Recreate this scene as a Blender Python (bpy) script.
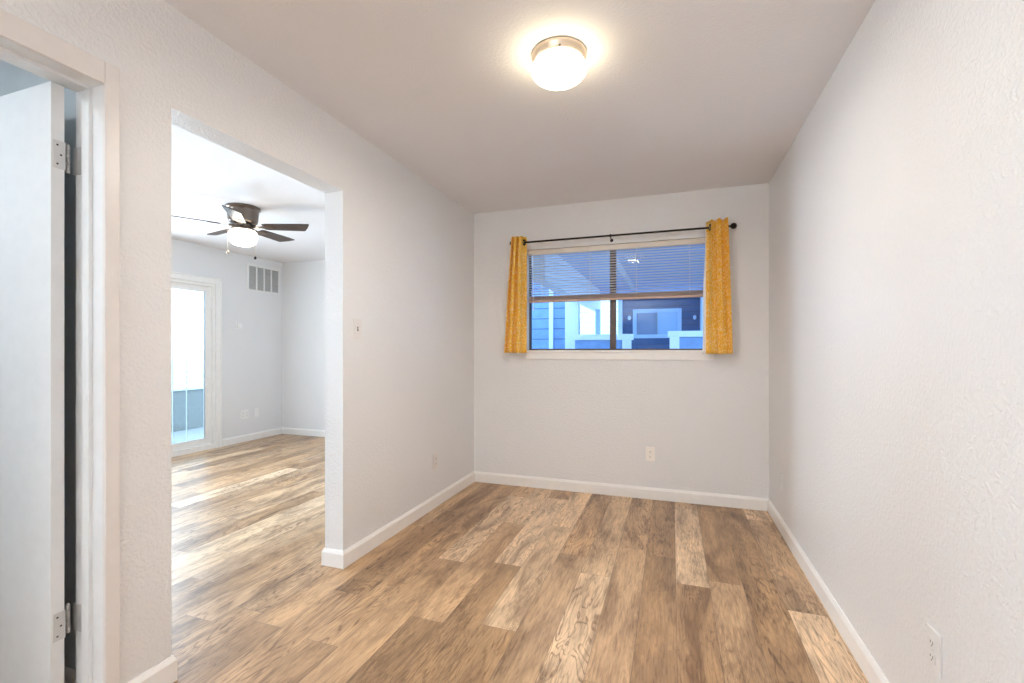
import bpy, bmesh, math, random
from math import sin, cos, pi, radians, floor
from mathutils import Vector, Matrix
random.seed(7)
SC = bpy.context.scene
for o in list(bpy.data.objects):
    bpy.data.objects.remove(o)
COL = SC.collection

# ------------------------------------------------------------------ camera
YAW = 19.06
cam_d = bpy.data.cameras.new('camera')
cam_d.sensor_width = 36.0
cam_d.lens = 463.0 / 1024.0 * 36.0
cam_d.shift_y = (350 - 341.5) / 1024.0
cam_d.clip_start = 0.03
cam = bpy.data.objects.new('camera', cam_d)
cam.location = (0, 0, 1.185)
cam.rotation_euler = (pi / 2, 0, radians(YAW))
COL.objects.link(cam)
SC.camera = cam

# ------------------------------------------------------------------ colour management
SC.view_settings.view_transform = 'Standard'
SC.view_settings.look = 'None'
SC.view_settings.gamma = 1.0
SC.view_settings.use_curve_mapping = False
SC.view_settings.exposure = 1.17
SC.cycles.max_bounces = 12
SC.cycles.diffuse_bounces = 9
SC.cycles.transparent_max_bounces = 12
SC.cycles.caustics_reflective = False
SC.cycles.caustics_refractive = False
SC.cycles.sample_clamp_indirect = 4.0

# ------------------------------------------------------------------ sky
world = bpy.data.worlds.new('sky')
SC.world = world
world.use_nodes = True
wn = world.node_tree
wn.nodes['Background'].inputs['Color'].default_value = (0.58, 0.79, 1.0, 1)
wn.nodes['Background'].inputs['Strength'].default_value = 2.3

# ------------------------------------------------------------------ daylight through the windows
def area_light(name, loc, rot, sx, sy, power, color):
    d = bpy.data.lights.new(name, 'AREA')
    d.shape = 'RECTANGLE'; d.size = sx; d.size_y = sy
    d.energy = power; d.color = color
    o = bpy.data.objects.new(name, d)
    o.location = loc; o.rotation_euler = rot
    COL.objects.link(o)
    return o
# facing +X: rotate -Z axis to +X  -> rot (0,-90deg,0);  facing +Y: rot (90deg,0,0)
area_light('daylight_slider', (-5.24, 2.75, 1.25), (0, -pi / 2, 0), 1.5, 1.3, 36, (0.74, 0.88, 1.0))
area_light('daylight_living_window', (-5.24, 0.60, 1.50), (0, -pi / 2, 0), 1.1, 0.36, 44, (0.74, 0.87, 1.0))

# ================================================================== helpers
def tag(o, label=None, cat=None, group=None, kind=None):
    if label: o['label'] = label
    if cat: o['category'] = cat
    if group: o['group'] = group
    if kind: o['kind'] = kind
    return o

def link(name, me, mat=None, parent=None, smooth=False):
    o = bpy.data.objects.new(name, me)
    COL.objects.link(o)
    if mat is not None: me.materials.append(mat)
    if parent is not None:
        o.parent = parent
    if smooth:
        for p in me.polygons: p.use_smooth = True
    return o

def done(bm, name, mat=None, parent=None, smooth=False, auto=False):
    bmesh.ops.recalc_face_normals(bm, faces=bm.faces)
    me = bpy.data.meshes.new(name)
    bm.to_mesh(me); bm.free()
    if auto:
        for p in me.polygons: p.use_smooth = True
        me.set_sharp_from_angle(angle=radians(35))
    return link(name, me, mat, parent, smooth)

def empty(name, loc, rot=(0, 0, 0)):
    o = bpy.data.objects.new(name, None)
    o.location = loc; o.rotation_euler = rot
    o.empty_display_size = 0.05
    COL.objects.link(o)
    return o

def bx(bm, x0, x1, y0, y1, z0, z1, bev=0.0):
    r = bmesh.ops.create_cube(bm, size=1.0)
    vs = r['verts']
    for v in vs:
        v.co = Vector((x0 + (v.co.x + .5) * (x1 - x0), y0 + (v.co.y + .5) * (y1 - y0), z0 + (v.co.z + .5) * (z1 - z0)))
    if bev > 0:
        es = list({e for v in vs for e in v.link_edges})
        bmesh.ops.bevel(bm, geom=es, offset=bev, segments=2, affect='EDGES', profile=0.5)
    return vs

def box(name, x0, x1, y0, y1, z0, z1, mat, parent=None, bev=0.0):
    bm = bmesh.new()
    bx(bm, x0, x1, y0, y1, z0, z1, bev)
    return done(bm, name, mat, parent)

def lathe(bm, prof, seg=48, center=(0, 0, 0), axis='Z'):
    rings = []
    for r, z in prof:
        ring = []
        if r < 1e-6:
            p = (0, 0, z)
            ring = [bm.verts.new(p)]
        else:
            for i in range(seg):
                a = 2 * pi * i / seg
                ring.append(bm.verts.new((r * cos(a), r * sin(a), z)))
        rings.append(ring)
    for A, B in zip(rings, rings[1:]):
        for i in range(seg):
            j = (i + 1) % seg
            if len(A) == 1 and len(B) == 1: continue
            if len(A) == 1: bm.faces.new((A[0], B[i], B[j]))
            elif len(B) == 1: bm.faces.new((A[i], A[j], B[0]))
            else: bm.faces.new((A[i], A[j], B[j], B[i]))
    vs = [v for r in rings for v in r]
    M = Matrix.Identity(4)
    if axis == 'X': M = Matrix.Rotation(pi / 2, 4, 'Y')
    if axis == 'Y': M = Matrix.Rotation(-pi / 2, 4, 'X')
    M = Matrix.Translation(center) @ M
    for v in vs: v.co = M @ v.co
    return vs

def tube(bm, pts, r, seg=10):
    pts = [Vector(p) for p in pts]
    rings = []
    for i, p in enumerate(pts):
        t = (pts[min(i + 1, len(pts) - 1)] - pts[max(i - 1, 0)]).normalized()
        u = t.cross(Vector((0, 0, 1)))
        if u.length < 1e-3: u = t.cross(Vector((1, 0, 0)))
        u.normalize(); w = t.cross(u)
        rings.append([bm.verts.new(p + r * (cos(2 * pi * k / seg) * u + sin(2 * pi * k / seg) * w)) for k in range(seg)])
    for A, B in zip(rings, rings[1:]):
        for i in range(seg):
            j = (i + 1) % seg
            bm.faces.new((A[i], A[j], B[j], B[i]))
    bm.faces.new(rings[0]); bm.faces.new(rings[-1])

def wall_cells(name, axis, a0, a1, ucuts, zcuts, holes, mat):
    """Solid wall between a0..a1 on the given axis with rectangular holes, only its real boundary faces."""
    bm = bmesh.new()
    def solid(i, j):
        if i < 0 or j < 0 or i >= len(ucuts) - 1 or j >= len(zcuts) - 1: return False
        u = (ucuts[i] + ucuts[i + 1]) / 2; z = (zcuts[j] + zcuts[j + 1]) / 2
        return not any(h[0] < u < h[1] and h[2] < z < h[3] for h in holes)
    vc = {}
    def V(a, u, z):
        k = (round(a, 5), round(u, 5), round(z, 5))
        if k not in vc:
            vc[k] = bm.verts.new((a, u, z) if axis == 'X' else (u, a, z))
        return vc[k]
    for i in range(len(ucuts) - 1):
        for j in range(len(zcuts) - 1):
            if not solid(i, j): continue
            u0, u1, z0, z1 = ucuts[i], ucuts[i + 1], zcuts[j], zcuts[j + 1]
            for a in (a0, a1):
                bm.faces.new((V(a, u0, z0), V(a, u1, z0), V(a, u1, z1), V(a, u0, z1)))
            if not solid(i - 1, j): bm.faces.new((V(a0, u0, z0), V(a1, u0, z0), V(a1, u0, z1), V(a0, u0, z1)))
            if not solid(i + 1, j): bm.faces.new((V(a0, u1, z0), V(a1, u1, z0), V(a1, u1, z1), V(a0, u1, z1)))
            if not solid(i, j - 1): bm.faces.new((V(a0, u0, z0), V(a1, u0, z0), V(a1, u1, z0), V(a0, u1, z0)))
            if not solid(i, j + 1): bm.faces.new((V(a0, u0, z1), V(a1, u0, z1), V(a1, u1, z1), V(a0, u1, z1)))
    o = done(bm, name, mat)
    return tag(o, kind='structure')

# ================================================================== materials
class NT:
    def __init__(s, name):
        s.m = bpy.data.materials.new(name); s.m.use_nodes = True
        s.t = s.m.node_tree; s.b = s.t.nodes['Principled BSDF']; s.out = s.t.nodes['Material Output']
    def n(s, typ, **kw):
        nd = s.t.nodes.new(typ)
        for k, v in kw.items():
            if k.startswith('i_'):
                nd.inputs[int(k[2:])].default_value = v
            else: setattr(nd, k, v)
        return nd
    def l(s, a, b): s.t.links.new(a, b)
    def math(s, op, a, b=None, c=None):
        nd = s.t.nodes.new('ShaderNodeMath'); nd.operation = op
        for i, v in enumerate((a, b, c)):
            if v is None: continue
            if isinstance(v, (int, float)): nd.inputs[i].default_value = v
            else: s.l(v, nd.inputs[i])
        return nd.outputs[0]
    def comb(s, x, y, z):
        nd = s.t.nodes.new('ShaderNodeCombineXYZ')
        for i, v in enumerate((x, y, z)):
            if isinstance(v, (int, float)): nd.inputs[i].default_value = v
            else: s.l(v, nd.inputs[i])
        return nd.outputs[0]
    def ramp(s, fac, stops, interp='LINEAR'):
        nd = s.t.nodes.new('ShaderNodeValToRGB'); cr = nd.color_ramp; cr.interpolation = interp
        while len(cr.elements) < len(stops): cr.elements.new(0.5)
        for e, (p, c) in zip(cr.elements, stops):
            e.position = p; e.color = (*c, 1) if len(c) == 3 else c
        s.l(fac, nd.inputs[0]); return nd.outputs[0]
    def mix(s, fac, a, b, mode='MIX'):
        nd = s.t.nodes.new('ShaderNodeMix'); nd.data_type = 'RGBA'; nd.blend_type = mode
        for sock, v in ((nd.inputs[0], fac), (nd.inputs[6], a), (nd.inputs[7], b)):
            if isinstance(v, (int, float)): sock.default_value = v
            elif isinstance(v, tuple): sock.default_value = (*v, 1) if len(v) == 3 else v
            else: s.l(v, sock)
        return nd.outputs[2]
    def noise(s, vec, scale, detail=2, rough=.5, dist=0.0):
        nd = s.t.nodes.new('ShaderNodeTexNoise')
        nd.inputs['Scale'].default_value = scale; nd.inputs['Detail'].default_value = detail
        nd.inputs['Roughness'].default_value = rough; nd.inputs['Distortion'].default_value = dist
        if vec is not None: s.l(vec, nd.inputs['Vector'])
        return nd.outputs[0]
    def bump(s, h, strength, dist=0.002):
        nd = s.t.nodes.new('ShaderNodeBump')
        nd.inputs['Strength'].default_value = strength; nd.inputs['Distance'].default_value = dist
        s.l(h, nd.inputs['Height']); s.l(nd.outputs[0], s.b.inputs['Normal']); return nd

def plain(name, col, rough=.5, metal=0.0, spec=.5, var=0.0, vscale=20, bump=0.0, bscale=200, emit=None, es=0.0):
    k = NT(name); b = k.b
    b.inputs['Roughness'].default_value = rough; b.inputs['Metallic'].default_value = metal
    b.inputs['Specular IOR Level'].default_value = spec
    tc = k.n('ShaderNodeTexCoord').outputs['Object']
    nz = k.noise(tc, vscale, 3)
    v = max(var, 0.02)
    c = k.ramp(nz, [(.3, tuple(x * (1 - v) for x in col)), (.7, tuple(min(1, x * (1 + v)) for x in col))])
    k.l(c, b.inputs['Base Color'])
    if bump > 0: k.bump(k.noise(tc, bscale, 2), bump, 0.001)
    if emit:
        b.inputs['Emission Color'].default_value = (*emit, 1); b.inputs['Emission Strength'].default_value = es
    return k.m

def wall_mat(name, col, rough, scale, strength, dist, spec=.4):
    k = NT(name)
    tc = k.n('ShaderNodeTexCoord').outputs['Object']
    n0 = k.noise(tc, 1.7, 3)
    c = k.ramp(n0, [(.3, tuple(x * .975 for x in col)), (.7, col)])
    k.l(c, k.b.inputs['Base Color'])
    k.b.inputs['Roughness'].default_value = rough
    k.b.inputs['Specular IOR Level'].default_value = spec
    n1 = k.noise(tc, scale, 2, .45, .3)
    n2 = k.noise(tc, scale * 2.6, 2, .5)
    h1 = k.ramp(n1, [(.42, (0, 0, 0)), (.62, (1, 1, 1))])
    h = k.math('MULTIPLY_ADD', n2, .35, h1)
    k.bump(h, strength, dist)
    return k.m

M = {}
M['wall'] = wall_mat('wall_paint', (0.785, 0.79, 0.795), .36, 85, .46, .0022)
M['wall_living'] = wall_mat('living_room_paint', (0.78, 0.785, 0.79), .45, 85, .3, .002)
M['ceiling'] = wall_mat('ceiling_paint', (0.79, 0.79, 0.81), .7, 75, .28, .002, .2)
M['trim'] = plain('white_trim_paint', (0.86, 0.85, 0.83), .32, var=.01)
M['casing'] = plain('door_casing_paint', (0.76, 0.73, 0.71), .32, var=.01)
M['door'] = plain('white_door_paint', (0.78, 0.80, 0.81), .35, var=.01)
M['plate'] = plain('ivory_plastic', (0.90, 0.87, 0.82), .3, var=.01)
M['plate_white'] = plain('white_plastic', (0.85, 0.85, 0.84), .3, var=.01)
M['slot'] = plain('dark_slot', (0.05, 0.045, 0.04), .6)
M['hinge'] = plain('painted_hinge', (0.62, 0.63, 0.63), .3, .3)
M['black_iron'] = plain('black_iron', (0.018, 0.015, 0.014), .35, .6)
M['bronze'] = plain('bronze_aluminium', (0.075, 0.052, 0.042), .38, .4, var=.05)
M['fan_bronze'] = plain('brushed_bronze_housing', (0.16, 0.125, 0.10), .3, .8, var=.08)
M['blade'] = plain('dark_walnut_blade', (0.055, 0.036, 0.028), .35, var=.2, vscale=8)
M['nickel'] = plain('satin_nickel_pan', (0.62, 0.52, 0.42), .3, .7)
M['brass'] = plain('brass_chain', (0.5, 0.42, 0.3), .35, .8)
M['blind'] = plain('blind_white', (0.74, 0.72, 0.72), .4, var=.01)
M['blind_rail'] = plain('blind_rail_tan', (0.52, 0.36, 0.27), .4, var=.03)
M['blind_headrail'] = plain('blind_headrail_cream', (0.72, 0.66, 0.58), .4, var=.01)
M['blind_stack'] = plain('gathered_blind_backlit_tint', (0.62, 0.48, 0.40), .4, var=.02)  # same white slats; light through the stack is put into this tan
M['plate_painted'] = plain('painted_over_plate', (0.77, 0.765, 0.76), .35, var=.01)
M['cord'] = plain('white_cord', (0.8, 0.78, 0.78), .7)
M['grille'] = plain('white_metal_grille', (0.8, 0.8, 0.79), .4)
M['filter'] = plain('grey_filter_mesh', (0.36, 0.36, 0.355), .9, var=.15, vscale=60)
M['slate'] = plain('slate_paint', (0.20, 0.25, 0.29), .6)
M['soffit'] = plain('blue_painted_soffit', (0.40, 0.54, 0.78), .35, var=.04, vscale=3)
M['ext_white'] = plain('white_exterior_paint', (0.82, 0.88, 0.93), .5)
M['ext_trim'] = plain('pale_blue_exterior_trim', (0.52, 0.68, 0.86), .5)
M['patio_wall'] = plain('grey_patio_wall', (0.27, 0.28, 0.27), .8, var=.06)
M['concrete'] = plain('grey_concrete', (0.38, 0.39, 0.40), .8, var=.1)
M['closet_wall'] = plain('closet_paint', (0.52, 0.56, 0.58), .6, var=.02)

def emitter(name, col, strength):
    k = NT(name)
    k.b.inputs['Base Color'].default_value = (.9, .88, .84, 1)
    k.b.inputs['Roughness'].default_value = .25
    lw = k.n('ShaderNodeTexCoord').outputs['Object']
    c = k.ramp(k.noise(lw, 6, 1), [(.3, col), (.7, tuple(min(1, x * 1.02) for x in col))])
    k.l(c, k.b.inputs['Emission Color'])
    k.b.inputs['Emission Strength'].default_value = strength
    return k.m
M['globe'] = emitter('lit_frosted_globe', (1.0, 0.84, 0.56), 7.0)
M['fan_globe'] = emitter('lit_fan_bowl', (1.0, 0.91, 0.78), 5.0)

def glass_mat(name, tint, refl):
    k = NT(name)
    k.t.nodes.remove(k.b)
    tr = k.n('ShaderNodeBsdfTransparent'); tr.inputs[0].default_value = (*tint, 1)
    gl = k.n('ShaderNodeBsdfGlossy'); gl.inputs['Roughness'].default_value = 0.02
    fr = k.n('ShaderNodeFresnel'); fr.inputs[0].default_value = 1.45
    f = k.math('MULTIPLY', fr.outputs[0], refl)
    mx = k.n('ShaderNodeMixShader')
    k.l(f, mx.inputs[0]); k.l(tr.outputs[0], mx.inputs[1]); k.l(gl.outputs[0], mx.inputs[2])
    k.l(mx.outputs[0], k.out.inputs[0])
    return k.m
M['glass'] = glass_mat('window_glass', (.80, .90, 1.0), .4)
M['glass_clear'] = glass_mat('slider_glass', (.90, .96, .98), 1.0)

def siding_mat(name, col, pitch, z_off=0.0, bumpy=1.0):
    k = NT(name)
    tc = k.n('ShaderNodeTexCoord').outputs['Object']
    sp = k.n('ShaderNodeSeparateXYZ'); k.l(tc, sp.inputs[0])
    zz = k.math('DIVIDE', k.math('ADD', sp.outputs[2], z_off), pitch)
    f = k.math('FRACT', zz)
    groove = k.ramp(f, [(0.0, (.35, .35, .35)), (.07, (.4, .4, .4)), (.10, (1, 1, 1)), (1, (1, 1, 1))])
    n0 = k.noise(tc, 9, 3)
    c = k.ramp(n0, [(.3, tuple(x * .9 for x in col)), (.7, tuple(min(1, x * 1.1) for x in col))])
    c = k.mix(1.0, c, groove, 'MULTIPLY')
    k.l(c, k.b.inputs['Base Color']); k.b.inputs['Roughness'].default_value = .6
    k.bump(k.math('SUBTRACT', 1.0, f), .6 * bumpy, .012)
    return k.m
M['siding_blue'] = siding_mat('blue_lap_siding', (0.20, 0.34, 0.58), .17)
M['siding_navy'] = siding_mat('navy_lap_siding', (0.022, 0.095, 0.22), .13)
M['siding_pale'] = siding_mat('pale_lap_siding', (0.93, 0.93, 0.92), .16)
M['siding_grey'] = siding_mat('grey_blue_lap_siding', (0.20, 0.29, 0.34), .15)

# ---- floor planks
def floor_mat():
    k = NT('vinyl_plank_floor')
    W, L = .163, 1.22
    tc = k.n('ShaderNodeTexCoord').outputs['Object']
    sp = k.n('ShaderNodeSeparateXYZ'); k.l(tc, sp.inputs[0])
    x, y = sp.outputs[0], sp.outputs[1]
    xr = k.math('DIVIDE', k.math('ADD', x, 20.03), W)
    row = k.math('FLOOR', xr); fx = k.math('FRACT', xr)
    w1 = k.n('ShaderNodeTexWhiteNoise', noise_dimensions='1D'); k.l(row, w1.inputs['W'])
    yr = k.math('ADD', k.math('DIVIDE', k.math('ADD', y, 30.0), L), k.math('MULTIPLY', w1.outputs['Value'], 1.0))
    colm = k.math('FLOOR', yr); fy = k.math('FRACT', yr)
    w2 = k.n('ShaderNodeTexWhiteNoise', noise_dimensions='2D'); k.l(k.comb(row, colm, 0), w2.inputs['Vector'])
    idv = w2.outputs['Value']
    w3 = k.n('ShaderNodeTexWhiteNoise', noise_dimensions='3D'); k.l(k.comb(row, colm, 7.3), w3.inputs['Vector'])
    id2 = w3.outputs['Value']
    base = k.ramp(idv, [(0, (.36, .220, .115)), (.25, (.48, .300, .160)), (.45, (.58, .370, .205)),
                        (.62, (.50, .335, .200)), (.78, (.63, .425, .250)), (.90, (.76, .55, .35)), (1, (.82, .61, .41))])
    ox = k.math('MULTIPLY', idv, 37.0); oy = k.math('MULTIPLY', id2, 53.0)
    # broad figure (dark smoky patches)
    v_b = k.comb(k.math('ADD', k.math('MULTIPLY', x, 7.5), ox), k.math('ADD', k.math('MULTIPLY', y, 1.7), oy), ox)
    nb = k.noise(v_b, 1.0, 5, .6, .9)
    smoke = k.ramp(nb, [(.33, (.50, .45, .42)), (.45, (.84, .82, .80)), (.57, (1.05, 1.04, 1.02)), (.70, (1.25, 1.22, 1.16))])
    c = k.mix(1.0, base, smoke, 'MULTIPLY')
    # fine streaks
    v_g = k.comb(k.math('ADD', k.math('MULTIPLY', x, 120), ox), k.math('ADD', k.math('MULTIPLY', y, 8.5), oy), oy)
    ng = k.noise(v_g, 1.0, 6, .72, .5)
    streak = k.ramp(ng, [(.32, (.46, .41, .37)), (.47, (.92, .91, .90)), (.55, (1.02, 1.02, 1.02)), (.7, (1.22, 1.22, 1.20))])
    c = k.mix(.9, c, streak, 'MULTIPLY')
    # rough sawn flecks inside some planks
    v_r = k.comb(k.math('ADD', k.math('MULTIPLY', x, 75), ox), k.math('ADD', k.math('MULTIPLY', y, 11), oy), 3.0)
    nr = k.noise(v_r, 1.0, 5, .7, 1.2)
    zone = k.ramp(k.noise(v_b, .8, 3, .5, .4), [(.50, (0, 0, 0)), (.62, (1, 1, 1))])
    rough_f = k.ramp(nr, [(.44, (.40, .34, .30)), (.54, (1, 1, 1))])
    c = k.mix(k.math('MULTIPLY', zone, .55), c, rough_f, 'MULTIPLY')
    # cathedral grain lines
    v_c = k.comb(k.math('ADD', k.math('MULTIPLY', x, 8), ox), k.math('ADD', k.math('MULTIPLY', y, 1.5), oy), 0)
    nc = k.noise(v_c, 1.0, 3, .55, .6)
    sn = k.math('SINE', k.math('MULTIPLY', nc, 85.0))
    lines = k.ramp(k.math('MULTIPLY_ADD', sn, .5, .5), [(.0, (.42, .35, .30)), (.16, (.80, .77, .74)), (.34, (1, 1, 1)), (1, (1.05, 1.05, 1.05))])
    amt = k.math('MULTIPLY', k.ramp(id2, [(.3, (.3, .3, .3)), (.7, (1, 1, 1))]), 1.0)
    brk = k.ramp(k.noise(v_g, .35, 3, .6), [(.4, (.25, .25, .25)), (.6, (1, 1, 1))])
    c = k.mix(k.math('MULTIPLY', amt, brk), c, lines, 'MULTIPLY')
    # seams
    ex = k.math('MINIMUM', fx, k.math('SUBTRACT', 1.0, fx))
    ey = k.math('MINIMUM', fy, k.math('SUBTRACT', 1.0, fy))
    sx = k.math('LESS_THAN', ex, .008); sy = k.math('LESS_THAN', ey, .0011)
    seam = k.math('MAXIMUM', sx, sy)
    c = k.mix(k.math('MULTIPLY', seam, .55), c, (.11, .07, .05))
    k.l(c, k.b.inputs['Base Color'])
    rg = k.math('MULTIPLY_ADD', ng, .22, .25)
    k.l(rg, k.b.inputs['Roughness'])
    k.b.inputs['Specular IOR Level'].default_value = .62
    h = k.math('SUBTRACT', k.math('MULTIPLY', ng, .5), k.math('MULTIPLY', seam, 1.0))
    k.bump(h, .35, .0012)
    return k.m
M['floor'] = floor_mat()

def fabric_mat(name, base, fleck):
    k = NT(name)
    uv = k.n('ShaderNodeTexCoord').outputs['UV']
    mp = k.n('ShaderNodeMapping'); mp.inputs['Scale'].default_value = (105, 80, 1); k.l(uv, mp.inputs[0])
    wob = k.noise(mp.outputs[0], 1.1, 1)
    off = k.n('ShaderNodeVectorMath', operation='ADD'); k.l(mp.outputs[0], off.inputs[0])
    k.l(k.comb(wob, k.math('MULTIPLY', wob, -1.3), 0), off.inputs[1])
    vo = k.n('ShaderNodeTexVoronoi', feature='SMOOTH_F1'); vo.inputs['Scale'].default_value = 1.0
    vo.inputs['Smoothness'].default_value = .3; k.l(off.outputs[0], vo.inputs['Vector'])
    fac = k.ramp(vo.outputs['Distance'], [(.34, (1, 1, 1)), (.46, (0, 0, 0))])
    bs = k.ramp(k.noise(uv, 14, 2), [(.3, tuple(v * .92 for v in base)), (.7, base)])
    c = k.mix(k.math('MULTIPLY', fac, .75), bs, fleck)
    k.l(c, k.b.inputs['Base Color']); k.b.inputs['Roughness'].default_value = .85
    k.b.inputs['Specular IOR Level'].default_value = .15
    k.bump(k.noise(uv, 900, 1), .2, .0008)
    # cloth lets a little light through
    tl = k.n('ShaderNodeBsdfTranslucent'); k.l(c, tl.inputs[0])
    mx = k.n('ShaderNodeMixShader'); mx.inputs[0].default_value = .22
    k.l(k.b.outputs[0], mx.inputs[1]); k.l(tl.outputs[0], mx.inputs[2]); k.l(mx.outputs[0], k.out.inputs[0])
    return k.m
M['curtain'] = fabric_mat('mustard_leaf_print_cloth', (0.97, 0.58, 0.075), (0.98, 0.85, 0.52))
M['lining'] = plain('white_curtain_lining', (0.85, 0.83, 0.8), .9)

# ================================================================== the room shell
CH = 2.44                     # ceiling plane
FZ = -.025                    # floor plane
XL, XLo = -1.726, -1.849      # left wall faces
XR = 0.690
YB, YBo = 3.920, 4.07
YREAR = -3.40
XS = -5.33                    # living room wall with the slider
YLB = 5.24                    # living room back wall
YLF = -1.60                   # living room front wall
OP0, OP1, OPZ = 1.191, 2.123, 2.070       # cased opening
D0, D1, DZ = 0.215, 0.993, 2.055          # closet door opening
W0, W1, WZ0, WZ1 = -1.213, 0.288, 1.168, 2.070   # window

tag(box('floor', XS - .12, XR + .12, YREAR - .12, YLB + .12, FZ - .1, FZ, M['floor']), kind='structure')
tag(box('ceiling', XS - .12, XR + .12, YREAR - .12, YLB + .12, CH, CH + .1, M['ceiling']), kind='structure')

wall_cells('wall_left', 'X', XLo, XL, [YREAR, D0, D1, OP0, OP1, YLB], [FZ, DZ, OPZ, CH],
           [(D0, D1, FZ, DZ), (OP0, OP1, FZ, OPZ)], M['wall'])
wall_cells('wall_right', 'X', XR, XR + .12, [YREAR, YBo], [FZ, CH], [], M['wall'])
wall_cells('wall_back', 'Y', YB, YBo, [XL, W0, W1, XR], [FZ, WZ0, WZ1, CH], [(W0, W1, WZ0, WZ1)], M['wall'])
wall_cells('wall_rear', 'Y', YREAR - .12, YREAR, [XLo, XR + .12], [FZ, CH], [], M['wall'])
SL0, SL1, SLZ = 2.05, 4.205, 1.995          # slider opening
wall_cells('wall_living_slider', 'X', XS - .12, XS, [YLF, .25, .95, SL0, SL1, YLB], [FZ, .95, SLZ, 2.05, CH],
           [(.25, .95, .95, 2.05), (SL0, SL1, FZ, SLZ)], M['wall_living'])
wall_cells('wall_living_back', 'Y', YLB, YLB + .12, [XS - .12, XL], [FZ, CH], [], M['wall_living'])
wall_cells('wall_living_front', 'Y', YLF - .12, YLF, [XS - .12, XLo], [FZ, CH], [], M['wall_living'])
# closet behind the open door
CX = -2.85
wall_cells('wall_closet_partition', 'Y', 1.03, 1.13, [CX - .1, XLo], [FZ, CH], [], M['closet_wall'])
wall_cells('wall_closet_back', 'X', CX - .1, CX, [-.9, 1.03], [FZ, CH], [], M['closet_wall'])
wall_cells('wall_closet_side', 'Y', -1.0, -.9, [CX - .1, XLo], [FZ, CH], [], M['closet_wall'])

# ---- baseboards with a small top bevel: profile swept along straight runs
BH, BT = .094, .013
def baseboard(name, runs, mat=M['trim'], parent=None):
    """runs: list of (p0, p1, n) - wall line from p0 to p1, n = outward normal into the room; e0,e1 = extra miter lengths"""
    bm = bmesh.new()
    for (p0, p1, n, e0, e1) in runs:
        p0 = Vector((*p0, FZ)); p1 = Vector((*p1, FZ)); n = Vector((*n, 0)); d = (p1 - p0).normalized()
        prof = [(0, 0.001), (BT, 0.001), (BT, BH - .018), (BT * .55, BH - .006), (BT * .35, BH), (0, BH)]
        A = [bm.verts.new(p0 - d * e0 * t / BT + n * t + Vector((0, 0, z))) for t, z in prof]
        B = [bm.verts.new(p1 + d * e1 * t / BT + n * t + Vector((0, 0, z))) for t, z in prof]
        for i in range(len(prof)):
            j = (i + 1) % len(prof)
            bm.faces.new((A[i], A[j], B[j], B[i]))
        bm.faces.new(A); bm.faces.new(B)
    o = done(bm, name, mat, parent)
    return tag(o, kind='structure')
# e>0 = outside corner (grows with thickness), e<0 = inside corner
baseboard('baseboard_back', [((XL, YB), (XR, YB), (0, -1), -BT, -BT)])
baseboard('baseboard_right', [((XR, YREAR), (XR, YB), (-1, 0), -BT, -BT)])
baseboard('baseboard_left', [((XL, OP1), (XL, YB), (1, 0), BT, -BT),
                             ((XLo, OP1), (XL, OP1), (0, -1), BT, BT),
                             ((XLo, OP1), (XLo, YLB), (-1, 0), BT, -BT)])
baseboard('baseboard_post', [((XL, 1.027), (XL, OP0), (1, 0), 0, BT),
                             ((XLo, OP0), (XL, OP0), (0, 1), BT, BT),
                             ((XLo, 1.13), (XLo, OP0), (-1, 0), -BT, BT)])
baseboard('baseboard_living', [((XS, SL1 + .075), (XS, YLB), (1, 0), 0, -BT), ((XS, YLB), (XLo, YLB), (0, -1), -BT, -BT),
                               ((XS, YLF), (XS, SL0 - .075), (1, 0), -BT, 0)])
baseboard('baseboard_closet', [((CX, 1.03), (XLo, 1.03), (0, -1), -BT, 0), ((CX, -.9), (CX, 1.03), (1, 0), -BT, -BT)])

# ---- closet door: door_1
d1 = tag(empty('door_1', (XLo, D1, 0)), kind='structure')
def kid(o, parent):
    """parent without moving (parent has no rotation/scale)"""
    o.parent = parent
    o.matrix_parent_inverse = Matrix.Translation(-Vector(parent.location))
    return o
# casing (outside face of the room): flat board with eased edge
bm = bmesh.new()
CW, CT = .043, .014
rv = .019
bx(bm, XL, XL + CT, D1 - rv, D1 - rv + CW, FZ, 2.108, .003)
bx(bm, XL, XL + CT, D0 + rv - CW, D0 + rv, FZ, 2.108, .003)
bx(bm, XL, XL + CT, D0 + rv, D1 - rv, DZ - rv, 2.108, .003)
kid(done(bm, 'casing', M['casing']), d1)
bm = bmesh.new()
JT = .018
bx(bm, XLo - .012, XL + .002, D1 - JT, D1 - .0005, FZ, DZ)
bx(bm, XLo - .012, XL + .002, D0 + .0005, D0 + JT, FZ, DZ)
bx(bm, XLo - .012, XL + .002, D0 + JT, D1 - JT, DZ - JT, DZ - .0005)
kid(done(bm, 'jamb', M['door']), d1)
bm = bmesh.new()
bx(bm, -1.812, -1.776, D1 - JT - .011, D1 - JT, FZ, DZ - JT, .0015)
bx(bm, -1.812, -1.776, D0 + JT, D0 + JT + .011, FZ, DZ - JT, .0015)
bx(bm, -1.812, -1.776, D0 + JT + .011, D1 - JT - .011, DZ - JT - .011, DZ - JT, .0015)
kid(done(bm, 'door_stop', M['door']), d1)
leaf = kid(box('door_leaf', -1.845 - .735, -1.845, .902, .937, FZ + .010, DZ - .024, M['door'], bev=.0015), d1)
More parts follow.
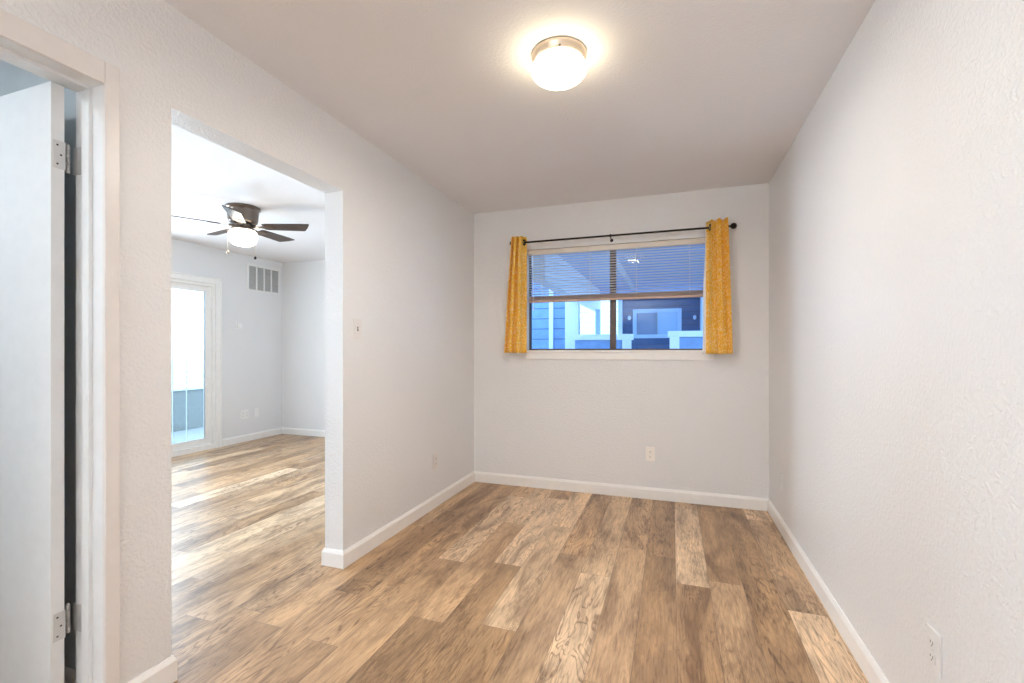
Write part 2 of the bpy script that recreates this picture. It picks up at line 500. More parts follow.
def hinge(zc):
    bm = bmesh.new()
    for q in range(5):       # knuckles
        lathe(bm, [(0, 0), (.0055, 0), (.0062, .001), (.0062, .0165), (.0055, .0175), (0, .0175)], 14, (-1.868, .957, zc - .044 + q * .0178))
    lathe(bm, [(0, 0), (.0045, 0), (.0055, .003), (.003, .006), (0, .006)], 12, (-1.868, .957, zc + .045))
    h = kid(done(bm, 'hinge', M['hinge'], auto=True), d1)
    # leaf plate let into the door edge and one on the jamb face
    bm = bmesh.new()
    bx(bm, -1.8455, -1.8435, .908, .9375, zc - .0445, zc + .0445, .0006)
    bx(bm, -1.870, -1.8435, .9365, .9385, zc - .0445, zc + .0445)
    bx(bm, -1.870, -1.820, .9725, .9748, zc - .0445, zc + .0445)
    hp = done(bm, 'hinge_plate', M['hinge']); hp.parent = h
    for (yy, zz) in ((.918, -.03), (.927, 0.0), (.918, .03)):
        bm = bmesh.new()
        lathe(bm, [(0, 0), (.0032, 0), (.0026, .0009), (0, .0009)], 10, (-1.8436, yy, zc + zz), 'X')
        sc = done(bm, 'hinge_screw', M['slot']); sc.parent = h
hinge(1.807); hinge(.305)
# strike side latch knob hidden far side of leaf (the door stands open at 90 degrees)
bm = bmesh.new()
lathe(bm, [(0, 0), (.032, 0), (.032, .006), (.012, .010), (.011, .032), (.026, .042), (.029, .055), (.022, .066), (0, .070)], 28, (0, 0, 0), 'Y')
for v in bm.verts: v.co = Vector((-1.845 - .67, .902 - v.co.y, .95 + v.co.z))
kid(done(bm, 'door_knob', M['hinge'], auto=True), d1)

# ---- window_1 in the back wall
w1 = tag(empty('window_1', ((W0 + W1) / 2, YB, WZ0)), kind='structure')
bm = bmesh.new()      # stool + apron below the opening
bx(bm, W0 - .012, W1 + .03, YB - .022, YB + .07, WZ0 - .004, WZ0 + .016, .003)
bx(bm, W0 - .005, W1 + .02, YB - .014, YB, WZ0 - .062, WZ0 - .004, .002)
kid(done(bm, 'window_sill', M['trim']), w1)
GY = YB + .088
bm = bmesh.new()
z0, z1 = WZ0 + .016, WZ1
fw = .011
bx(bm, W0, W0 + fw, GY - .02, GY + .025, z0, z1); bx(bm, W1 - fw, W1, GY - .02, GY + .025, z0, z1)
bx(bm, W0 + fw, W1 - fw, GY - .02, GY + .025, z0, z0 + .012); bx(bm, W0 + fw, W1 - fw, GY - .02, GY + .025, z1 - fw, z1)
kid(done(bm, 'window_frame', M['bronze']), w1)
kid(box('mullion', -.498, -.448, GY - .026, GY + .02, z0 + .002, z1 - .002, M['bronze'], bev=.002), w1)
bm = bmesh.new()
for a, b in ((W0 + fw, -.498), (-.448, W1 - fw)):
    bx(bm, a, b, GY - .002, GY + .002, z0 + .012, z1 - fw)
kid(done(bm, 'window_glass', M['glass']), w1)
# window_2 living room, window_3 rear (both out of the photograph, they bring the daylight in)
def simple_window(name, axis, a, u0, u1, zz0, zz1):
    w = tag(empty(name, (a, (u0 + u1) / 2, zz0) if axis == 'X' else ((u0 + u1) / 2, a, zz0)), kind='structure')
    bm = bmesh.new()
    def q(ua, ub, za, zb, t=.02):
        if axis == 'X': bx(bm, a - t, a + t, ua, ub, za, zb)
        else: bx(bm, ua, ub, a - t, a + t, za, zb)
    q(u0, u0 + .03, zz0, zz1); q(u1 - .03, u1, zz0, zz1); q(u0 + .03, u1 - .03, zz0, zz0 + .03); q(u0 + .03, u1 - .03, zz1 - .03, zz1)
    kid(done(bm, 'window_frame', M['trim']), w)
    bm = bmesh.new(); q(u0 + .03, u1 - .03, zz0 + .03, zz1 - .03, .002)
    kid(done(bm, 'window_glass', M['glass_clear']), w)
simple_window('window_2', 'X', XS - .06, .25, .95, .95, 2.05)

# ---- patio slider: door_2
d2 = tag(empty('door_2', (XS, (SL0 + SL1) / 2, 0)), kind='structure')
bm = bmesh.new()
cw = .075
bx(bm, XS, XS + .016, SL1, SL1 + cw, FZ, SLZ + cw, .003); bx(bm, XS, XS + .016, SL0 - cw, SL0, FZ, SLZ + cw, .003)
bx(bm, XS, XS + .016, SL0, SL1, SLZ, SLZ + cw, .003)
bx(bm, XS, XS + .024, SL1 + cw - .016, SL1 + cw, FZ, SLZ + cw, .003)
bx(bm, XS, XS + .024, SL0 - cw, SL1 + cw, SLZ + cw - .016, SLZ + cw, .003)
kid(done(bm, 'casing', M['trim']), d2)
bm = bmesh.new()
bx(bm, XS - .11, XS - .002, SL1 - .035, SL1, FZ, SLZ); bx(bm, XS - .11, XS - .002, SL0, SL0 + .035, FZ, SLZ)
bx(bm, XS - .11, XS - .002, SL0 + .035, SL1 - .035, SLZ - .035, SLZ); bx(bm, XS - .11, XS - .002, SL0 + .035, SL1 - .035, FZ, .03)
kid(done(bm, 'door_frame', M['trim']), d2)
SM = (SL0 + SL1) / 2
def sash(y0, y1, x, nm):
    bm = bmesh.new(); s = .070; za, zb = .03, SLZ - .035
    bx(bm, x - .018, x + .018, y0, y0 + s, za, zb, .002); bx(bm, x - .018, x + .018, y1 - s, y1, za, zb, .002)
    bx(bm, x - .018, x + .018, y0 + s, y1 - s, za, za + .085, .002); bx(bm, x - .018, x + .018, y0 + s, y1 - s, zb - s, zb, .002)
    o = kid(done(bm, nm, M['trim']), d2)
    bm = bmesh.new(); bx(bm, x - .003, x + .003, y0 + s, y1 - s, za + .085, zb - s)
    g = done(bm, 'door_glass', M['glass_clear']); g.parent = o
sash(SM - .03, SL1 - .035, XS - .045, 'sash')
sash(SL0 + .035, SM + .03, XS - .085, 'sash')

# ================================================================== ceiling light
LX, LY = -.4534, 1.923
t = tag(empty('ceiling_light', (LX, LY, CH)), 'lit flush ceiling light with frosted glass dome, in the room with the curtains', 'ceiling light')
bm = bmesh.new()
lathe(bm, [(0, 0), (.113, 0), (.116, -.004), (.116, -.016), (.112, -.022), (.110, -.030), (.106, -.036), (.103, -.038), (.103, -.030), (0, -.028)], 64)
pan = done(bm, 'mounting_pan', M['nickel'], t, auto=True)
bm = bmesh.new()
prof = [(.101, -.030), (.102, -.040), (.110, -.050), (.115, -.058), (.117, -.068), (.114, -.080), (.104, -.093), (.086, -.105), (.058, -.113), (.026, -.1175), (0, -.118)]
lathe(bm, prof, 64)
done(bm, 'glass_dome', M['globe'], t, smooth=True)
ld = bpy.data.lights.new('ceiling_lamp_bulb', 'AREA'); ld.shape = 'DISK'; ld.size = .17; ld.energy = 8.3; ld.color = (1.0, .94, .86)
lo = bpy.data.objects.new('ceiling_lamp_bulb', ld); lo.location = (LX, LY, CH - .120); COL.objects.link(lo)
for k in range(3):
    bm = bmesh.new()
    a = radians(-75 + 120 * k)
    vs = lathe(bm, [(0, 0), (.0035, 0), (.0042, .003), (.0042, .009), (.003, .011), (0, .011)], 12, (.104, 0, -.033), 'X')
    bmesh.ops.rotate(bm, verts=vs, cent=(0, 0, 0), matrix=Matrix.Rotation(a, 3, 'Z'))
    done(bm, 'thumb_screw', M['slot'], t, auto=True)

# added lights out of view: an uplight behind the camera and a closet fill
def added_panel_light(name, x, y, sx, sy, power, col, label):
    t = tag(empty(name, (x, y, CH)), label, 'ceiling light')
    bm = bmesh.new()
    bx(bm, -sx/2 - .03, -sx/2, -sy/2 - .03, sy/2 + .03, -.05, 0, .003); bx(bm, sx/2, sx/2 + .03, -sy/2 - .03, sy/2 + .03, -.05, 0, .003)
    bx(bm, -sx/2, sx/2, sy/2, sy/2 + .03, -.05, 0, .003); bx(bm, -sx/2, sx/2, -sy/2 - .03, -sy/2, -.05, 0, .003)
    done(bm, 'frame', M['grille'], t)
    bm = bmesh.new(); bx(bm, -sx/2, sx/2, -sy/2, sy/2, -.042, -.030)
    done(bm, 'diffuser', emitter(name + '_diffuser', col, power), t)
def add_uplight(x, y):
    t = tag(empty('added_uplight', (x, y, FZ)), 'added uplight on a pole, unseen behind the camera, brightening the ceiling', 'fill light')
    bm = bmesh.new(); lathe(bm, [(0, 0), (.14, 0), (.14, .012), (.03, .03), (0, .03)], 32); done(bm, 'base', M['black_iron'], t, auto=True)
    bm = bmesh.new(); lathe(bm, [(0, .03), (.011, .03), (.011, 1.66), (0, 1.66)], 16); done(bm, 'pole', M['black_iron'], t, auto=True)
    bm = bmesh.new(); lathe(bm, [(0, 1.66), (.04, 1.66), (.15, 1.72), (.19, 1.80), (.185, 1.80), (.145, 1.726), (.04, 1.67), (0, 1.67)], 40)
    done(bm, 'bowl_shade', M['grille'], t, auto=True)
    d = bpy.data.lights.new('added_uplight_source', 'AREA'); d.shape = 'DISK'; d.size = .28; d.energy = 58; d.color = (.92, .97, 1.0)
    o = bpy.data.objects.new('added_uplight_source', d); o.location = (x, y, FZ + 1.79); o.rotation_euler = (pi, 0, 0); COL.objects.link(o)
add_uplight(-.75, -2.75)  # unseen, added to bounce light off the ceiling
added_panel_light('added_closet_fill', -2.35, -.1, .25, .25, 42.0, (.85, .93, 1.0), 'small square fill light added out of view inside the closet')  # unseen, added to brighten the open door and its jamb

# ================================================================== ceiling fan
FX, FY = -3.57, 3.08
f = tag(empty('ceiling_fan', (FX, FY, CH)), 'bronze hugger ceiling fan with five dark blades and lit bowl in the next room', 'ceiling fan')
bm = bmesh.new()
lathe(bm, [(0, 0), (.136, 0), (.139, -.006), (.139, -.018), (.130, -.026), (.126, -.034), (.123, -.065), (.120, -.105), (.114, -.130), (.100, -.142), (.060, -.146), (0, -.146)], 56)
done(bm, 'motor_housing', M['fan_bronze'], f, auto=True)
bm = bmesh.new()
lathe(bm, [(0, -.146), (.062, -.146), (.070, -.152), (.072, -.176), (.088, -.184), (.096, -.190), (.096, -.202), (.090, -.206), (0, -.206)], 48)
done(bm, 'light_fitter', M['fan_bronze'], f, auto=True)
bm = bmesh.new()
lathe(bm, [(.088, -.204), (.102, -.212), (.110, -.228), (.113, -.255), (.110, -.285), (.098, -.312), (.072, -.330), (.036, -.339), (0, -.341)], 48)
done(bm, 'glass_bowl', M['fan_globe'], f, smooth=True)
def blade(ang):
    # blade: long board with clipped rounded tip, pitched 12 degrees
    bm = bmesh.new()
    r0, r1 = .175, .578
    out = [(r0, -.046), (r0 + .03, -.052), (r1 - .07, -.062), (r1 - .002, -.060), (r1 + .004, -.052), (r1 - .012, -.02), (r1 - .036, .020), (r1 - .062, .056), (r1 - .075, .062), (r0 + .03, .052), (r0, .046)]
    top = [bm.verts.new((x, y, .0038)) for x, y in out]; bot = [bm.verts.new((x, y, -.0038)) for x, y in out]
    bm.faces.new(top); bm.faces.new(list(reversed(bot)))
    for i in range(len(out)):
        j = (i + 1) % len(out); bm.faces.new((top[i], top[j], bot[j], bot[i]))
    R = Matrix.Translation((0, 0, -.168)) @ Matrix.Rotation(ang, 4, 'Z') @ Matrix.Rotation(radians(-13), 4, 'X')
    bmesh.ops.transform(bm, matrix=R, verts=bm.verts)
    b = done(bm, 'blade', M['blade'], f)
    bm = bmesh.new()     # blade iron: curved arm and paddle plate under the blade
    pts = [(.060, 0.0), (.105, .0)]
    iron = [(.095, -.017), (.150, -.013), (.185, -.030), (.235, -.034), (.262, -.020), (.268, 0), (.262, .020), (.235, .034), (.185, .030), (.150, .013), (.095, .017)]
    top = [bm.verts.new((x, y, -.0040)) for x, y in iron]; bot = [bm.verts.new((x, y, -.0075)) for x, y in iron]
    bm.faces.new(top); bm.faces.new(list(reversed(bot)))
    for i in range(len(iron)):
        j = (i + 1) % len(iron); bm.faces.new((top[i], top[j], bot[j], bot[i]))
    bx(bm, .055, .110, -.012, .012, -.009, .010, .003)
    bmesh.ops.transform(bm, matrix=R, verts=bm.verts)
    bk = done(bm, 'blade_bracket', M['fan_bronze']); bk.parent = b
for k in range(5):
    # camera-frame angle (lateral, depth) turned into world: add the yaw
    blade(radians(4 + 72 * k + YAW))
def chain(ang, L, mat):
    bm = bmesh.new()
    x, y = .116 * cos(ang), .116 * sin(ang)
    n = int(L / .008)
    tube(bm, [(x, y, -.19), (x, y, -.19 - L)], .0009, 6)
    for i in range(0, n, 2):
        lathe(bm, [(0, -.0016), (.0016, 0), (0, .0016)], 6, (x, y, -.195 - i * .008))
    c = done(bm, 'pull_chain', M['brass'], f)
    bm = bmesh.new()
    lathe(bm, [(0, 0), (.006, -.003), (.011, -.014), (.012, -.020), (.008, -.030), (0, -.033)], 16, (x, y, -.19 - L))
    fb = done(bm, 'pull_fob', mat, smooth=True); fb.parent = c
chain(radians(YAW - 8), .240, M['black_iron'])
chain(radians(YAW + 220), .20, M['brass'])

# ================================================================== wall fittings
def plate_local(kind, parent, mat, w=.070, h=.115):
    """local frame: +Y points into the room, X along the wall, Z up, centred; returns nothing"""
    bm = bmesh.new()
    bx(bm, -w / 2, w / 2, 0, .006, -h / 2, h / 2, .0022)
    done(bm, 'cover_plate', mat, parent)
    if kind in ('outlet', 'double'):
        for cx in ((0,) if kind == 'outlet' else (-w / 4, w / 4)):
            for s in (-1, 1):
                bm = bmesh.new()
                bx(bm, cx - .0165, cx + .0165, .006, .0085, s * .0195 - .0135, s * .0195 + .0135, .0012)
                face = done(bm, 'socket', mat, parent)
                bm = bmesh.new()
                for q, hh in ((-.0063, .0045), (.0063, .0035)):
                    bx(bm, cx + q - .0011, cx + q + .0011, .0083, .0089, s * .0195 - hh + .002, s * .0195 + hh + .002)
                lathe(bm, [(0, 0), (.0022, 0), (.0022, .0005), (0, .0005)], 10, (cx, .0084, s * .0195 - .0075), 'Y')
                sl = done(bm, 'socket_slots', M['slot']); sl.parent = face
    if kind == 'switch':
        bm = bmesh.new(); bx(bm, -.005, .005, .006, .0075, -.012, .012)
        st = done(bm, 'switch_slot', M['slot'], parent)
        bm = bmesh.new()
        vs = bx(bm, -.0036, .0036, .004, .018, -.004, .005, .001)
        bmesh.ops.rotate(bm, verts=bm.verts, cent=(0, .006, 0), matrix=Matrix.Rotation(radians(32), 3, 'X'))
        tg = done(bm, 'toggle', mat, parent)
    if kind in ('switch',):
        zs = (-.030, .030)
    elif kind in ('blank',): zs = (-.03, .03)
    else: zs = (0,)
    for z in zs:
        bm = bmesh.new()
        lathe(bm, [(0, 0), (.003, 0), (.0026, .0012), (0, .0012)], 12, (0, .0058, z), 'Y')
        done(bm, 'plate_screw', M['hinge'], parent)
def fitting(name, kind, loc, wall, label, cat, mat, w=.070, h=.115, group=None):
    rz = {'left': -pi / 2, 'right': pi / 2, 'back': pi}[wall]
    e = tag(empty(name, loc, (0, 0, rz)), label, cat, group or ('power outlets low on the walls' if name == 'power_outlet' else None))
    plate_local(kind, e, mat, w, h)
    return e
fitting('light_switch', 'switch', (XL, 2.243, 1.307), 'left', 'painted toggle light switch on the left wall beside the doorless opening', 'light switch', M['casing'])
fitting('power_outlet', 'outlet', (XL, 3.178, .330), 'left', 'painted power outlet low on the left wall, between the opening and the far corner', 'outlet', M['casing'])
fitting('power_outlet', 'outlet', (-.167, YB, .341), 'back', 'ivory power outlet low on the back wall under the window', 'outlet', M['plate'])
fitting('power_outlet', 'outlet', (XR, 1.596, .352), 'right', 'power outlet low on the right wall at the bottom right corner of the photo', 'outlet', M['plate_painted'])
fitting('wall_plate', 'blank', (XR, 3.50, .31), 'right', 'painted-over blank wall plate low on the right wall near the back corner', 'wall plate', M['wall'], .045, .100)
fitting('power_outlet', 'double', (XS, 4.62, .335), 'left', 'wide double power outlet in the next room, nearest the sliding door', 'outlet', M['plate_white'], .116, .115)
fitting('cable_jack_plate', 'blank', (XS, 4.80, .335), 'left', 'narrow white jack plate in the next room, right of the double outlet', 'wall plate', M['plate_white'])

# thermostat
t = tag(empty('thermostat', (XS, 4.53, 1.50), (0, 0, -pi / 2)), 'small white thermostat on the next room wall between sliding door and return grille', 'thermostat')
bm = bmesh.new(); bx(bm, -.042, .042, 0, .006, -.040, .040, .002); done(bm, 'back_plate', M['plate_white'], t)
bm = bmesh.new(); bx(bm, -.034, .034, .006, .028, -.032, .034, .005); bd = done(bm, 'body', M['plate_white'], t)
bm = bmesh.new(); bx(bm, -.020, .020, .026, .0268, .002, .020); done(bm, 'display', M['grille'], t)

# return air grille
GX0, GX1, GZ0, GZ1 = 4.65, 5.20, 1.968, 2.342
t = tag(empty('return_air_grille', (XS, (GX0 + GX1) / 2, (GZ0 + GZ1) / 2), (0, 0, -pi / 2)), 'white return air grille with four grey filter columns high on the next room wall', 'air vent')
gw, gh = (GX1 - GX0) / 2, (GZ1 - GZ0) / 2
bm = bmesh.new(); bd = .032
bx(bm, -gw, -gw + bd, 0, .012, -gh, gh, .002); bx(bm, gw - bd, gw, 0, .012, -gh, gh, .002)
bx(bm, -gw + bd, gw - bd, 0, .012, gh - bd, gh, .002); bx(bm, -gw + bd, gw - bd, 0, .012, -gh, -gh + bd, .002)
done(bm, 'frame', M['grille'], t)
iw = (2 * gw - 2 * bd) / 4
for k in range(1, 4):
    xx = -gw + bd + iw * k
    bm = bmesh.new(); bx(bm, xx - .010, xx + .010, .002, .011, -gh + bd, gh - bd, .001); done(bm, 'divider', M['grille'], t)
bm = bmesh.new()
nl = 26
for i in range(nl):
    z = -gh + bd + (2 * gh - 2 * bd) * (i + .5) / nl
    vs = bx(bm, -gw + bd, gw - bd, .0025, .0085, z - .0007, z + .0007)
    bmesh.ops.rotate(bm, verts=vs, cent=(0, .005, z), matrix=Matrix.Rotation(radians(-35), 3, 'X'))
done(bm, 'louvres', M['grille'], t)
bm = bmesh.new(); bx(bm, -gw + bd - .002, gw - bd + .002, 0.0002, .0012, -gh + bd - .002, gh - bd + .002); done(bm, 'filter', M['filter'], t)

# ================================================================== window blind
BY = YB + .035
bl = tag(empty('window_blind', ((W0 + W1) / 2, BY, WZ1 - .003)), 'white horizontal slat blind half raised inside the back wall window', 'blind')
def bkid(o): o.parent = bl; o.matrix_parent_inverse = Matrix.Translation(-Vector(bl.location)); return o
bkid(box('headrail', W0 + .006, W1 - .006, BY - .026, BY + .018, WZ1 - .048, WZ1 - .003, M['blind_headrail'], bev=.003))
bm = bmesh.new()
def slat(z, tilt=radians(-15)):
    seg = 4; w = .0125
    rows = []
    for i in range(seg + 1):
        s = -1 + 2 * i / seg
        yy = s * w; zz = .0022 * (1 - s * s)
        y2 = yy * cos(tilt) - zz * sin(tilt); z2 = yy * sin(tilt) + zz * cos(tilt)
        rows.append((y2, z2))
    for th in (0,):
        A = [bm.verts.new((W0 + .010, BY + y, z + q)) for y, q in rows]; B = [bm.verts.new((W1 - .010, BY + y, z + q)) for y, q in rows]
        C_ = [bm.verts.new((W0 + .010, BY + y, z + q - .0008)) for y, q in rows]; D_ = [bm.verts.new((W1 - .010, BY + y, z + q - .0008)) for y, q in rows]
        for i in range(seg):
            bm.faces.new((A[i], A[i + 1], B[i + 1], B[i])); bm.faces.new((C_[i], C_[i + 1], D_[i + 1], D_[i]))
        bm.faces.new((A[0], B[0], D_[0], C_[0])); bm.faces.new((A[-1], B[-1], D_[-1], C_[-1]))
zt, zb = WZ1 - .062, 1.658
ns = 17
for i in range(ns): slat(zt + (zb - zt) * i / (ns - 1))
bkid(done(bm, 'slats', M['blind']))
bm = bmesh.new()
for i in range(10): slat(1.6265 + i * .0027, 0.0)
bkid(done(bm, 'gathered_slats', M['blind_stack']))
bkid(box('bottom_rail', W0 + .010, W1 - .010, BY - .0125, BY + .0125, 1.604, 1.624, M['blind_rail'], bev=.003))
for xx in (-1.085, -.66, -.278, .134):
    bm = bmesh.new()
    for dy in (-.0135, .0135):
        bx(bm, xx - .0012, xx + .0012, BY + dy - .0006, BY + dy + .0006, 1.62, WZ1 - .045)
    bkid(done(bm, 'ladder_cord', M['cord']))
bm = bmesh.new()
tube(bm, [(W0 + .055, BY - .024, WZ1 - .04), (W0 + .056, BY - .024, 1.8), (W0 + .056, BY - .024, 1.56)], .0022, 8)
tube(bm, [(W0 + .048, BY - .024, WZ1 - .04), (W0 + .049, BY - .024, 1.62)], .0010, 6)
lathe(bm, [(0, 0), (.005, -.004), (.006, -.02), (.003, -.026), (0, -.026)], 12, (W0 + .056, BY - .024, 1.56))
bkid(done(bm, 'pull_cord', M['cord']))

# ================================================================== curtain rod and curtains
RY, RZ = YB - .088, 2.118
rd = tag(empty('curtain_rod', (-.43, YB, RZ)), 'thin black curtain rod with knob finials above the back wall window', 'curtain rod')
def rkid(o): o.parent = rd; o.matrix_parent_inverse = Matrix.Translation(-Vector(rd.location)); return o
RX0, RX1 = -1.285, .402
bm = bmesh.new(); tube(bm, [(RX0, RY, RZ), (-.43, RY, RZ), (RX1, RY, RZ)], .0078, 14); rkid(done(bm, 'rod', M['black_iron'], auto=True))
fprof = [(0, 0), (.009, 0), (.010, .008), (.0065, .012), (.0065, .018), (.018, .026), (.0235, .040), (.0215, .052), (.012, .062), (0, .065)]
bm = bmesh.new(); lathe(bm, fprof, 24, (RX1 - .006, RY, RZ), 'X'); rkid(done(bm, 'finial', M['black_iron'], auto=True))
bm = bmesh.new(); lathe(bm, fprof, 24, (0, 0, 0), 'X')
for v in bm.verts: v.co = Vector((RX0 + .006 - v.co.x, RY + v.co.y, RZ + v.co.z))
rkid(done(bm, 'finial', M['black_iron'], auto=True))
for xx in (-1.262, -.475, .33):
    bm = bmesh.new()
    tube(bm, [(xx, YB, RZ - .02), (xx, YB - .03, RZ - .018), (xx, RY, RZ - .013), (xx, RY - .012, RZ - .004)], .0045, 8)
    lathe(bm, [(0, 0), (.014, 0), (.014, .004), (0, .004)], 16, (xx, YB - .004, RZ - .02), 'Y')
    lathe(bm, [(.009, -.006), (.012, -.006), (.012, .006), (.009, .006)], 16, (xx, RY, RZ), 'X')
    rkid(done(bm, 'bracket', M['black_iron'], auto=True))

def curtain(name, tx0, tx1, bx0, bx1, ztop, zbot, folds, phase, amp, label, gsel, flat_side):
    c = tag(empty(name, ((tx0 + tx1) / 2, RY, ztop)), label, 'curtain', 'mustard curtains on the rod')
    NS, NZ = 96, 40
    bm = bmesh.new(); uvl = bm.loops.layers.uv.new('UVMap')
    def P(s, v):
        # v 0 top .. 1 bottom
        e = v ** 0.9
        xa = tx0 + (bx0 - tx0) * e; xb = tx1 + (bx1 - tx1) * e
        ss = s if flat_side else 1 - s           # runs from the window side outwards
        q = ss ** 1.25
        a = amp * (1.0 - .10 * v) * min(1, .35 + 2.2 * ss)
        w = sin(2 * pi * folds * q + phase + .30 * sin(2.0 * v + 2 * ss))
        w2 = .22 * sin(2 * pi * folds * 2 * q + 1.1 + 1.4 * v)
        t_ = min(1.0, max(0.0, (ss - .10) / .16)); bl_ = t_ * t_ * (3 - 2 * t_)
        x = xa + (xb - xa) * s + .009 * sin(4 * pi * folds * q + 2 * phase) * (.6 + .4 * v) * bl_
        yb = RY - .044 + a * w + a * w2 * (.3 + .7 * v)
        yf = RY + .013 - .02 * v
        y = yf + (yb - yf) * bl_
        z = ztop + (zbot - ztop) * v + .005 * sin(2 * pi * folds * q) * (1 - v)
        return Vector((x, y, z))
    grid = [[bm.verts.new(P(i / NS, j / NZ)) for i in range(NS + 1)] for j in range(NZ + 1)]
    arc = [0]
    for i in range(NS): arc.append(arc[-1] + (P((i + 1) / NS, .5) - P(i / NS, .5)).length)
    for j in range(NZ):
        for i in range(NS):
            fc = bm.faces.new((grid[j][i], grid[j][i + 1], grid[j + 1][i + 1], grid[j + 1][i]))
            for lp, (ii, jj) in zip(fc.loops, ((i, j), (i + 1, j), (i + 1, j + 1), (i, j + 1))):
                lp[uvl].uv = (arc[ii], (ztop - zbot) * jj / NZ)
    me = bpy.data.meshes.new('cloth'); bm.to_mesh(me); bm.free()
    for p in me.polygons: p.use_smooth = True
    o = link('cloth', me, M['curtain']); o.parent = c; o.matrix_parent_inverse = Matrix.Translation(-Vector(c.location))
    sm = o.modifiers.new('thickness', 'SOLIDIFY'); sm.thickness = .0016; sm.offset = 0
    # grommets: where the cloth crosses the rod
    for s in gsel:
        p = P(s, (ztop - RZ) / (ztop - zbot)); q = P(s + .01, (ztop - RZ) / (ztop - zbot))
        tan = (q - p).normalized(); nrm = Vector((tan.y, -tan.x, 0)).normalized()
        bm = bmesh.new()
        lathe(bm, [(.0125, -.0025), (.019, -.0040), (.027, -.0025), (.027, .0025), (.019, .0040), (.0125, .0025), (.0125, -.0025)], 28)
        R = Matrix.Translation((p.x, p.y - .001, RZ)) @ Vector((0, 0, 1)).rotation_difference(nrm).to_matrix().to_4x4()
        bmesh.ops.transform(bm, matrix=R, verts=bm.verts)
        g = done(bm, 'grommet', M['black_iron'], auto=True); g.parent = c; g.matrix_parent_inverse = Matrix.Translation(-Vector(c.location))
    if flat_side:      # white lining turned back along the window-side edge
        bm = bmesh.new(); g = []
        for j in range(NZ + 1):
            v = j / NZ; p = P(0, v)
            wv = .004 + .022 * v
            g.append([bm.verts.new((p.x + .05, p.y + .010, p.z)), bm.verts.new((p.x - wv * .4, p.y + .006, p.z)), bm.verts.new((p.x - wv + .003 * sin(9 * v), p.y + .011, p.z))])
        for A, B in zip(g, g[1:]):
            for i in range(2): bm.faces.new((A[i], A[i + 1], B[i + 1], B[i]))
        li = done(bm, 'lining', M['lining'], smooth=True); li.parent = c; li.matrix_parent_inverse = Matrix.Translation(-Vector(c.location))
        m2 = li.modifiers.new('thickness', 'SOLIDIFY'); m2.thickness = .001
    return c
curtain('curtain', -1.308, -1.192, -1.378, -1.188, 2.162, 1.160, 2.6, .6, .027, 'mustard yellow leaf-print curtain hanging left of the window', (.84,), 0)
curtain('curtain', .248, .398, .245, .430, 2.166, 1.156, 2.5, 2.4, .028, 'mustard yellow leaf-print curtain hanging right of the window, near the right wall', (.16,), 1)

# ================================================================== outside the back window
GZ = -.12
tag(box('ground', -12, 6, YLB + .13, 26, GZ - .1, GZ, M['concrete']), kind='structure')
tag(box('ground', XL + .001, 6, YBo + .002, YLB + .129, GZ - .1, GZ, M['concrete']), kind='structure')
# porch roof over the walkway
pr = tag(empty('porch_roof', (0, 7, 2.45)), 'blue painted covered walkway ceiling seen through the blind slats', 'porch roof')
def pk(o, p): o.parent = p; o.matrix_parent_inverse = Matrix.Translation(-Vector(p.location)); return o
pk(box('soffit', -1.62, 4.0, YBo + .01, 9.95, 2.46, 2.52, M['soffit']), pr)
pk(box('side_beam', -1.60, -1.44, YLB + .14, 9.95, 2.02, 2.46, M['ext_white'], bev=.004), pr)
pk(box('end_beam', -1.44, 4.0, 9.80, 9.95, 2.24, 2.46, M['soffit'], bev=.004), pr)
for xx in (-.75, 1.0):
    pk(box('ceiling_batten', xx - .04, xx + .04, YBo + .05, 9.80, 2.435, 2.46, M['ext_white'], bev=.003), pr)
# near blue-sided wing with its corner board
hs = tag(empty('blue_house_wing', (-3.0, 7.6, GZ)), 'light blue lap-sided house wing with white corner board behind the window, left side', 'house')
pk(box('siding_wall', -4.2, -1.60, 7.50, 7.62, GZ, 2.46, M['siding_blue']), hs)
pk(box('corner_board', -1.66, -1.44, 7.47, 7.64, GZ, 2.02, M['ext_white'], bev=.004), hs)
pk(box('trim_board', -1.93, -1.86, 7.46, 7.50, GZ, 2.42, M['ext_white'], bev=.004), hs)
# distant pale house in daylight
ph = tag(empty('pale_house', (-2.0, 15, GZ)), 'pale sunlit house far behind the window, left of the mullion', 'house')
pk(box('siding_wall', -5.0, -.5, 15.0, 15.3, GZ, 3.3, M['siding_pale']), ph)
bm = bmesh.new()
v = [bm.verts.new(p) for p in ((-5.3, 14.7, 3.3), (-.2, 14.7, 3.3), (-.2, 18.0, 4.6), (-5.3, 18.0, 4.6), (-5.3, 14.7, 3.2), (-.2, 14.7, 3.2), (-.2, 18.0, 4.5), (-5.3, 18.0, 4.5))]
for q in ((0, 1, 2, 3), (4, 5, 6, 7), (0, 1, 5, 4), (1, 2, 6, 5), (2, 3, 7, 6), (3, 0, 4, 7)): bm.faces.new([v[i] for i in q])
pk(done(bm, 'roof', M['slate']), ph)
# porch post
bm = bmesh.new(); bx(bm, -1.50, -1.40, 9.60, 9.72, GZ, 2.02, .004)
pp = done(bm, 'porch_post', M['soffit'], auto=False)
tag(pp, 'blue porch post seen through the window just left of the mullion', 'post')
